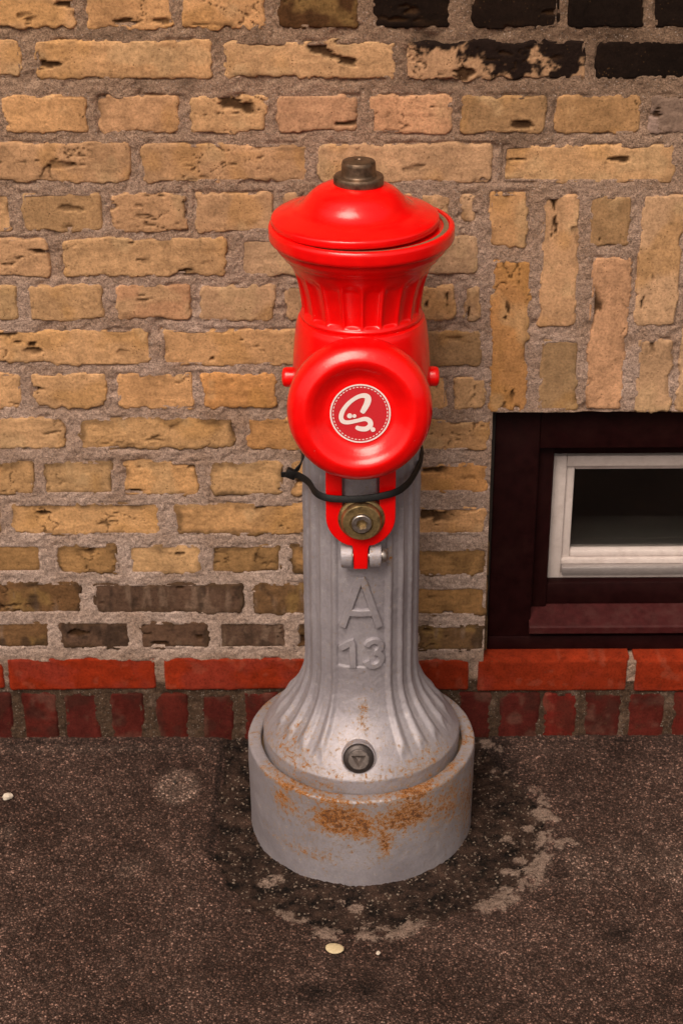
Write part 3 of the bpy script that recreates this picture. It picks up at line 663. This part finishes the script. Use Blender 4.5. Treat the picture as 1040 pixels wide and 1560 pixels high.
# raised lettering cast on the column
def stroke(pts, width, height, base_r):
    """bead of trapezoid section wrapped on the column; pts = (s, z)"""
    n = len(pts); V, F = [], []
    ext = []
    for i in range(n):
        a = Vector(pts[max(i - 1, 0)]); b = Vector(pts[min(i + 1, n - 1)]); t = (b - a).normalized(); nn = Vector((-t.y, t.x)); p = Vector(pts[i])
        for o_, h_ in ((-.5, -.6), (-.45, .75), (-.37, .98), (0, 1), (.37, .98), (.45, .75), (.5, -.6)):
            q = p + nn * o_ * width; r = base_r + h_ * height; th = q.x / base_r
            V.append((r * math.sin(th), -r * math.cos(th), q.y))
    m = 7
    for i in range(n - 1):
        for k in range(m - 1): F.append((i * m + k, i * m + k + 1, (i + 1) * m + k + 1, (i + 1) * m + k))
    for e in (0, (n - 1) * m): F.append((e, e + 1, e + 5, e + 6)); F.append((e + 1, e + 2, e + 4, e + 5))
    return V, F
def letter(name, strokes, width, height):
    bm = bmesh.new()
    for pts in strokes:
        dn = []
        for a, b in zip(pts[:-1], pts[1:]):
            k = max(1, int(math.hypot(b[0] - a[0], b[1] - a[1]) / .003))
            dn += [(a[0] + (b[0] - a[0]) * i / k, a[1] + (b[1] - a[1]) * i / k) for i in range(k)]
        dn.append(pts[-1]); V, F = stroke(dn, width, height, .0740)
        vs_ = [bm.verts.new(v) for v in V]
        for f in F:
            try: bm.faces.new([vs_[i] for i in f])
            except ValueError: pass
    o = from_bm(name, bm, 'silver', hy, True, angle=50); set_rust(o, lambda x, y, z: .40 * np.exp(-((z - .43) / .012) ** 2 - ((x - .006) / .012) ** 2)); return o
cx = -.002
letter('letter', [[(cx - .0235, .364), (cx - .002, .4375), (cx + .003, .4375), (cx + .0245, .364)], [(cx - .015, .387), (cx + .016, .387)]], .0110, .0050)
letter('digit', [[(-.0285, .329), (-.0125, .342), (-.0115, .302)]], .0098, .0048)
arc = lambda x, z, rx, rz, a0, a1, n=14: [(x + rx * math.cos(rad(a0 + (a1 - a0) * i / n)), z + rz * math.sin(rad(a0 + (a1 - a0) * i / n))) for i in range(n + 1)]
letter('digit', [arc(.0155, .3335, .0095, .0088, 165, -80), arc(.0155, .3135, .0105, .0108, 85, -165)], .0092, .0048)

# red head: body, bell with flutes, flange
body = smooth_profile([(.068, .618), (.084, .621), (.0880, .632), (.0892, .66), (.0885, .70), (.0868, .735), (.0835, .765), (.0808, .776), (.0785, .7795), (.070, .782)], 0)
lathe('head_body', body, 'red', hy, 160, ang=None)
bell = smooth_profile([(.0755, .779), (.0768, .7815), (.0772, .785), (.0757, .788), (.0752, .794), (.0765, .806), (.080, .825), (.0865, .845), (.0930, .858), (.0955, .8615)], 0) + [(.0985, .8625), (.1005, .866), (.1035, .869), (.1065, .873), (.108, .879), (.1105, .8815)]
def bell_rf(T, R, Z):
    th = (T + np.pi) % (2 * np.pi) - np.pi
    ph = (np.degrees(th) + 9) / 18.0; f = np.abs(ph - np.round(ph)) * 2
    flute = np.sqrt(np.clip(1 - (f / .86) ** 2, 0, 1))
    return R - .0042 * flute * sstep(.7875, .792, Z) * sstep(.853 , .838, Z + .004 * f)
lathe('fluted_neck', dense(bell, .0016), 'red', hy, 480, bell_rf, ang=60)
lathe('flange', dense([(.085, .8800), (.112, .8810), (.1145, .8830), (.1152, .8860), (.1152, .8960), (.1142, .8995), (.1115, .9008), (.1085, .9006), (.1080, .8975), (.090, .8970)], .003), 'red', hy, 160, ang=60)
gk = lathe('gasket', [(.100, .8985), (.1062, .8986), (.1068, .8965)], 'gasket', hy, 96, loc=(0.0010, 0, 0))
cap = lathe('bonnet', smooth_profile([(.026, .9515), (.032, .9500), (.042, .9465), (.0515, .9410), (.0595, .9335), (.0665, .9255), (.0750, .9195), (.087, .9158), (.0985, .9122), (.1022, .9105)], 0) + [(.1032, .9095), (.1037, .9080), (.1037, .9050), (.1037, .9020), (.1030, .9008), (.09, .9005)], 'red', hy, 160, ang=None, loc=(-.0022, .001, 0))
cap.rotation_euler = (0, rad(-.35), 0)
nut = lathe('spindle_nut', dense([(.029, .940), (.0296, .9490), (.0302, .9498), (.0308, .9515), (.0308, .9580), (.0298, .9602), (.0268, .9604), (.0222, .9608), (.0215, .962), (.0208, .9755), (.0196, .9782), (.017, .9790), (.005, .9794), (.0045, .9786), (.0001, .9784)], .002), 'bronze', hy, 64, ang=40, loc=(-.0035, .001, 0))

# side pins
for s in (-1, 1):
    o = lathe('side_pin', smooth_profile([(.0130, .080), (.0130, .0925), (.0127, .0965), (.0110, .0995), (.006, .1012), (.0002, .1016)], 0), 'red', hy, 40, axis='Y', ang=None)
    o.rotation_euler = (0, 0, rad(90 * s)); o.location = (-.001, 0, .695)

# outlet cover: dished disc with a fat rolled rim
cov = lathe('outlet_cover', smooth_profile([(.0002, .0185), (.020, .0185), (.0385, .0190), (.0450, .0205), (.0520, .0250), (.0590, .0305), (.0660, .0330), (.0730, .0305), (.0800, .0255), (.0855, .0170), (.0880, .0060), (.0875, -.006), (.083, -.014), (.074, -.0175), (.045, -.0175)], 0), 'red', hy, 160, axis='Y', ang=None)
cov.location = (-.0035, -.110, .6995); cov.rotation_euler = (rad(-9), 0, 0); cov.scale = (1.015, 1, 1.015)
nk = lathe('outlet_neck', smooth_profile([(.070, .02), (.070, .075), (.072, .092), (.072, .099)], 0), 'red', hy, 96, axis='Y', ang=None); nk.location = (-.002, 0, .7035)

# badge on the cover
bd = empty('badge'); bd.parent = hy; bd.location = (-.0030, -.110, .6985); bd.rotation_euler = (rad(-9), 0, 0)
bd['label'] = 'round crimson badge with white ring and script emblem'
def flat_disc(name, r0, r1, y, mat, seg=96):
    V, F = [], []
    for k in range(seg):
        a = 2 * math.pi * k / seg
        V += [(r0 * math.cos(a), y, r0 * math.sin(a)), (r1 * math.cos(a), y, r1 * math.sin(a))]
    for k in range(seg): F.append((2 * k, 2 * k + 1, (2 * k + 3) % (2 * seg), (2 * k + 2) % (2 * seg)))
    return link(name, mesh_np(name, V, F), mat, bd)
BR = .0368
flat_disc('badge_ground', .0002, BR * .965, -.0198, 'badge_red')
flat_disc('badge_ring', BR * .955, BR * 1.005, -.0206, 'badge_white')
V, F = [], []
ND = 46
for k in range(ND):
    for u in (0, .55):
        a = 2 * math.pi * (k + u) / ND
        V += [(BR * .885 * math.cos(a), -.0202, BR * .885 * math.sin(a)), (BR * .915 * math.cos(a), -.0202, BR * .915 * math.sin(a))]
    b = 4 * k; F.append((b, b + 1, b + 3, b + 2))
link('badge_stitching', mesh_np('badge_stitching', V, F), 'badge_white', bd)
def nrm(x, y): return ((x - 519) / 162 * BR, -(y - 525) / 162 * BR)
path = [(527, 522), (540, 500), (556, 468), (560, 440), (543, 426), (508, 432), (463, 462), (430, 502), (416, 540), (424, 566), (452, 574), (500, 565), (545, 555), (570, 568), (572, 592), (550, 610), (520, 610), (494, 600)]
wid = [26, 30, 34, 33, 27, 22, 22, 24, 25, 24, 22, 21, 24, 27, 28, 27, 26, 22]
sp = spline([(*nrm(*p), 0) for p in path], 8); wv = spline([(v, 0, 0) for v in wid], 8)
V, F = [], []
for i, p in enumerate(sp):
    a = sp[max(i - 1, 0)]; b = sp[min(i + 1, len(sp) - 1)]; t = (b - a).normalized(); nn = Vector((-t.y, t.x, 0)); h = wv[i].x / 162 * BR * .5
    if i < 3 or i > len(sp) - 4: h *= (.6, .85, .96)[min(i, len(sp) - 1 - i)]
    for s in (-1, 1): V.append(((p + nn * h * s).x , -.0204, (p + nn * h * s).y))
    if i: F.append((2 * i - 2, 2 * i - 1, 2 * i + 1, 2 * i))
link('badge_emblem', mesh_np('badge_emblem', V, F), 'badge_white', bd)
for x, y, r in ((462, 537, 14), (487.5, 538, 10.5), (587, 614, 13)):
    c = nrm(x, y); o = flat_disc('badge_dot', .00005, r / 162 * BR, -.0209, 'badge_white', 24); o.location = (c[0], 0, c[1])

# locking fork under the cover
def extrude_poly(name, pts, y0, y1, mat, bev=.002, parent=hy):
    bm = bmesh.new(); a = [bm.verts.new((x, y0, z)) for x, z in pts]
    f = bm.faces.new(a); r = bmesh.ops.extrude_face_region(bm, geom=[f]); 
    for v in r['geom']:
        if isinstance(v, bmesh.types.BMVert): v.co.y = y1
    bmesh.ops.recalc_face_normals(bm, faces=bm.faces)
    es = [e for e in bm.edges if all(abs(v.co.y - y0) < 1e-6 for v in e.verts)]
    if bev: bmesh.ops.bevel(bm, geom=es, offset=bev, segments=3, affect='EDGES', profile=.5)
    return from_bm(name, bm, mat, parent, True, angle=35)
fx = -.002; RO, RI = .0445, .0236; ZC = .5405
pts = [(fx - RO, .632), (fx - RO, ZC)] + [(fx + RO * math.cos(rad(a)), ZC + RO * math.sin(rad(a))) for a in range(188, 250, 6)]
pts += [(fx - .0112, .4985), (fx - .0100, .494), (fx - .0090, .4640), (fx + .0090, .4640), (fx + .0100, .494), (fx + .0112, .4985)]
pts += [(fx + RO * math.cos(rad(a)), ZC + RO * math.sin(rad(a))) for a in range(292, 354, 6)] + [(fx + RO, ZC), (fx + RO, .632), (fx + RI, .632), (fx + RI, .545)]
pts += [(fx + RI * math.cos(rad(a)), .545 + RI * math.sin(rad(a))) for a in range(-12, -169, -12)] + [(fx - RI, .545), (fx - RI, .632)]
extrude_poly('locking_fork', pts, -.0955, -.0840, 'red', .002)
bs = bmesh.new(); box(bs, fx - .0225, fx + .0225, -.0870, -.060, .520, .612, .004, 3)
o = from_bm('outlet_boss', bs, 'silver', hy, True, angle=50); set_rust(o, lambda x, y, z: 0 * x)
bz = .5385
bb = lathe('clamp_bolt', [(.010, -.014), (.0290, -.014), (.0303, -.012), (.0303, -.0075), (.0285, -.0050), (.0262, -.0040), (.0254, .0020), (.0243, .0040), (.0236, .0048), (.0150, .0052), (.0140, .0030), (.0001, .0030)], 'brass', hy, 72, axis='Y', ang=40); bb.location = (fx + .001, -.1030, bz)
def socket(name, r, hexr, h, depth, mat, parent, loc, sides=6, rot=0, floor=.94):
    bm = bmesh.new(); n = 48
    def ringv(f, y): return [bm.verts.new((f(a)[0], -y, f(a)[1])) for a in [2 * math.pi * k / n for k in range(n)]]
    circ = lambda R: (lambda a: (R * math.cos(a), R * math.sin(a)))
    def poly(R):
        def g(a):
            b = (a - rot) % (2 * math.pi / sides) - math.pi / sides; q = R * math.cos(math.pi / sides) / math.cos(b); return (q * math.cos(a), q * math.sin(a))
        return g
    R = [ringv(circ(r), -.004), ringv(circ(r), h - .001), ringv(circ(r * .92), h), ringv(poly(hexr), h), ringv(poly(hexr * floor), h - depth)]
    for a, b in zip(R[:-1], R[1:]):
        for k in range(n): bm.faces.new((a[k], a[(k + 1) % n], b[(k + 1) % n], b[k]))
    bm.faces.new(R[-1])
    return from_bm(name, bm, mat, parent, True, loc, 30)
socket('socket_screw', .0128, .0076, .0050, .0100, 'steel', hy, (fx + .001, -.1068, bz), 6, .25)
# hinge lugs and pin
for s, x0, x1 in ((-1, -.0275, -.0128), (1, .0095, .0245)):
    prof = [(-.070, .4985), (-.089, .4955)] + [(-.0865 - .0135 * math.sin(rad(a)), .4790 + .0155 * math.cos(rad(a))) for a in range(25, 181, 15)] + [(-.070, .4635)]
    bm = bmesh.new(); n = len(prof)
    for x in (x0, x1): [bm.verts.new((x, y, z)) for y, z in prof]
    bm.verts.ensure_lookup_table(); bm.faces.new(bm.verts[:n]); bm.faces.new(bm.verts[n:][::-1])
    for i in range(n): bm.faces.new((bm.verts[i], bm.verts[(i + 1) % n], bm.verts[n + (i + 1) % n], bm.verts[n + i]))
    bmesh.ops.recalc_face_normals(bm, faces=bm.faces)
    bmesh.ops.bevel(bm, geom=[e for e in bm.edges if abs(e.verts[0].co.x - e.verts[1].co.x) < 1e-6 and e.calc_face_angle(0) > 1.2], offset=.0012, segments=2, affect='EDGES')
    o = from_bm('hinge_lug', bm, 'silver', hy, True, angle=45); set_rust(o, lambda x, y, z: .25 + 0 * x)
o = lathe('hinge_pin', smooth_profile([(.006, -.05), (.006, 0), (.0098, .0006), (.0098, .0030), (.0085, .0062), (.005, .0085), (.0002, .0092)], 0), 'steel', hy, 36, axis='Y', ang=None)
o.rotation_euler = (0, 0, rad(90)); o.location = (.0250, -.0865, .4800)
# drain plug low on the foot
pl = empty('drain_plug'); pl.parent = hy; pl.location = (-.005, -.1195, .1845); pl.rotation_euler = (rad(-18), 0, 0)
o = lathe('plug_collar', [(.0232, -.02), (.0232, .004), (.0224, .0056), (.0212, .0056), (.0208, .001), (.0208, -.01)], 'silver', pl, 72, axis='Y', ang=40); set_rust(o, lambda x, y, z: .3 + 0 * x)
lathe('plug_body', [(.0206, -.012), (.0206, .006), (.0196, .0095), (.0165, .0118), (.0145, .0122)], 'dark_metal', pl, 72, axis='Y', ang=35)
socket('plug_key', .0146, .0118, .0122, .0065, 'plugmetal', pl, (0, 0, 0), 3, -math.pi / 2, .35)

# ------------------------------------------------------------------ cable tie
tie = empty('cable_tie', (AXX, AXY, 0.57))
tag(tie, 'black plastic cable tie looped loosely around the hydrant column', 'cable tie')
tp = [(-.0887, -.030, .5708), (-.0800, -.043, .5735), (-.0686, -.062, .5745), (-.0590, -.088, .5725), (-.0450, -.1005, .5715), (-.0200, -.1055, .5718), (.0050, -.1060, .5732), (.0377, -.1020, .5780), (.0560, -.0830, .5800), (.0695, -.0480, .5815), (.0785, -.008, .5835), (.078, .030, .590), (.055, .066, .597), (.020, .085, .601), (-.020, .085, .601), (-.056, .064, .598), (-.077, .025, .5925), (-.0765, -.010, .5880), (-.0800, -.022, .5800), (-.0887, -.030, .5708)]
pp = spline(tp, 10); cen = Vector((0, 0, 0))
def wd(i): return Vector((0, 0, 1)) - 0.38 * Vector((pp[i].x, pp[i].y, 0)).normalized()
V, F = ribbon_mesh([p - Vector((0, 0, .57)) for p in pp], wd, .0090, .0020)
link('strap', mesh_np('strap', V, F), 'black', tie)
bm = bmesh.new(); box(bm, -.0075, .0065, -.0045, .0045, -.0062, .0062, .0012, 2)
bmesh.ops.rotate(bm, verts=bm.verts, cent=(0, 0, 0), matrix=Matrix.Rotation(rad(25), 3, 'Y'))
from_bm('locking_head', bm, 'black', tie, True, (-.0915, -.031, .0015), 40)
bm = bmesh.new(); box(bm, -.004, .004, -.0010, .0010, -.0036, .0036, .0004, 1)
from_bm('strap_stub', bm, 'black', tie, True, (-.1010, -.031, .0005), 40)

# ------------------------------------------------------------------ litter
def petal():
    V, F = [], []; n = 28; prof = [(0.0, .0026), (.35, .0025), (.7, .0021), (.93, .0013), (1.0, .0004), (.93, -.0004), (.5, -.0008), (0.0, -.0008)]
    for k in range(n):
        a = 2 * math.pi * k / n; r = .0125 * (1 + .10 * math.cos(a) + .05 * math.sin(2 * a))
        for q, z in prof: V.append((q * r * math.cos(a), q * r * .76 * math.sin(a), z + .0012 * (q * math.cos(a)) ** 2))
    o = link('fallen_petal', mesh_np('fallen_petal', V, grid_faces(n, len(prof), True)), 'leaf', None, True, (-.013, -.489, .0036))
    o.rotation_euler = (rad(3), 0, rad(-25))
    tag(o, 'small pale yellow petal lying on the asphalt before the hydrant', 'petal')
petal()
def pebble(loc, s, label, name='pebble', seed=0, mat='stone'):
    bm = bmesh.new(); bmesh.ops.create_icosphere(bm, subdivisions=2, radius=1); r_ = random.Random(seed)
    for v in bm.verts:
        k = 1 + .18 * r_.uniform(-1, 1); v.co = Vector((v.co.x * s[0] * k, v.co.y * s[1] * k, v.co.z * s[2] * k))
    o = from_bm(name, bm, mat, None, True, (loc[0], loc[1], s[2] * .8 + .001), 30); o.rotation_euler = (0, 0, r_.uniform(0, 3)); tag(o, label, 'pebble')
pebble((-.499, -.155), (.008, .006, .0045), 'largest whitish pebble, lying alone on open asphalt away from the hydrant', seed=1)
pebble((.045, -.497), (.0038, .003, .002), 'tiny pale stone chip near the yellow petal', seed=2)
pebble((-.253, -.118), (.0028, .0026, .002), 'tiny black stone on the pale square mark near the wall', seed=3, mat='grime')
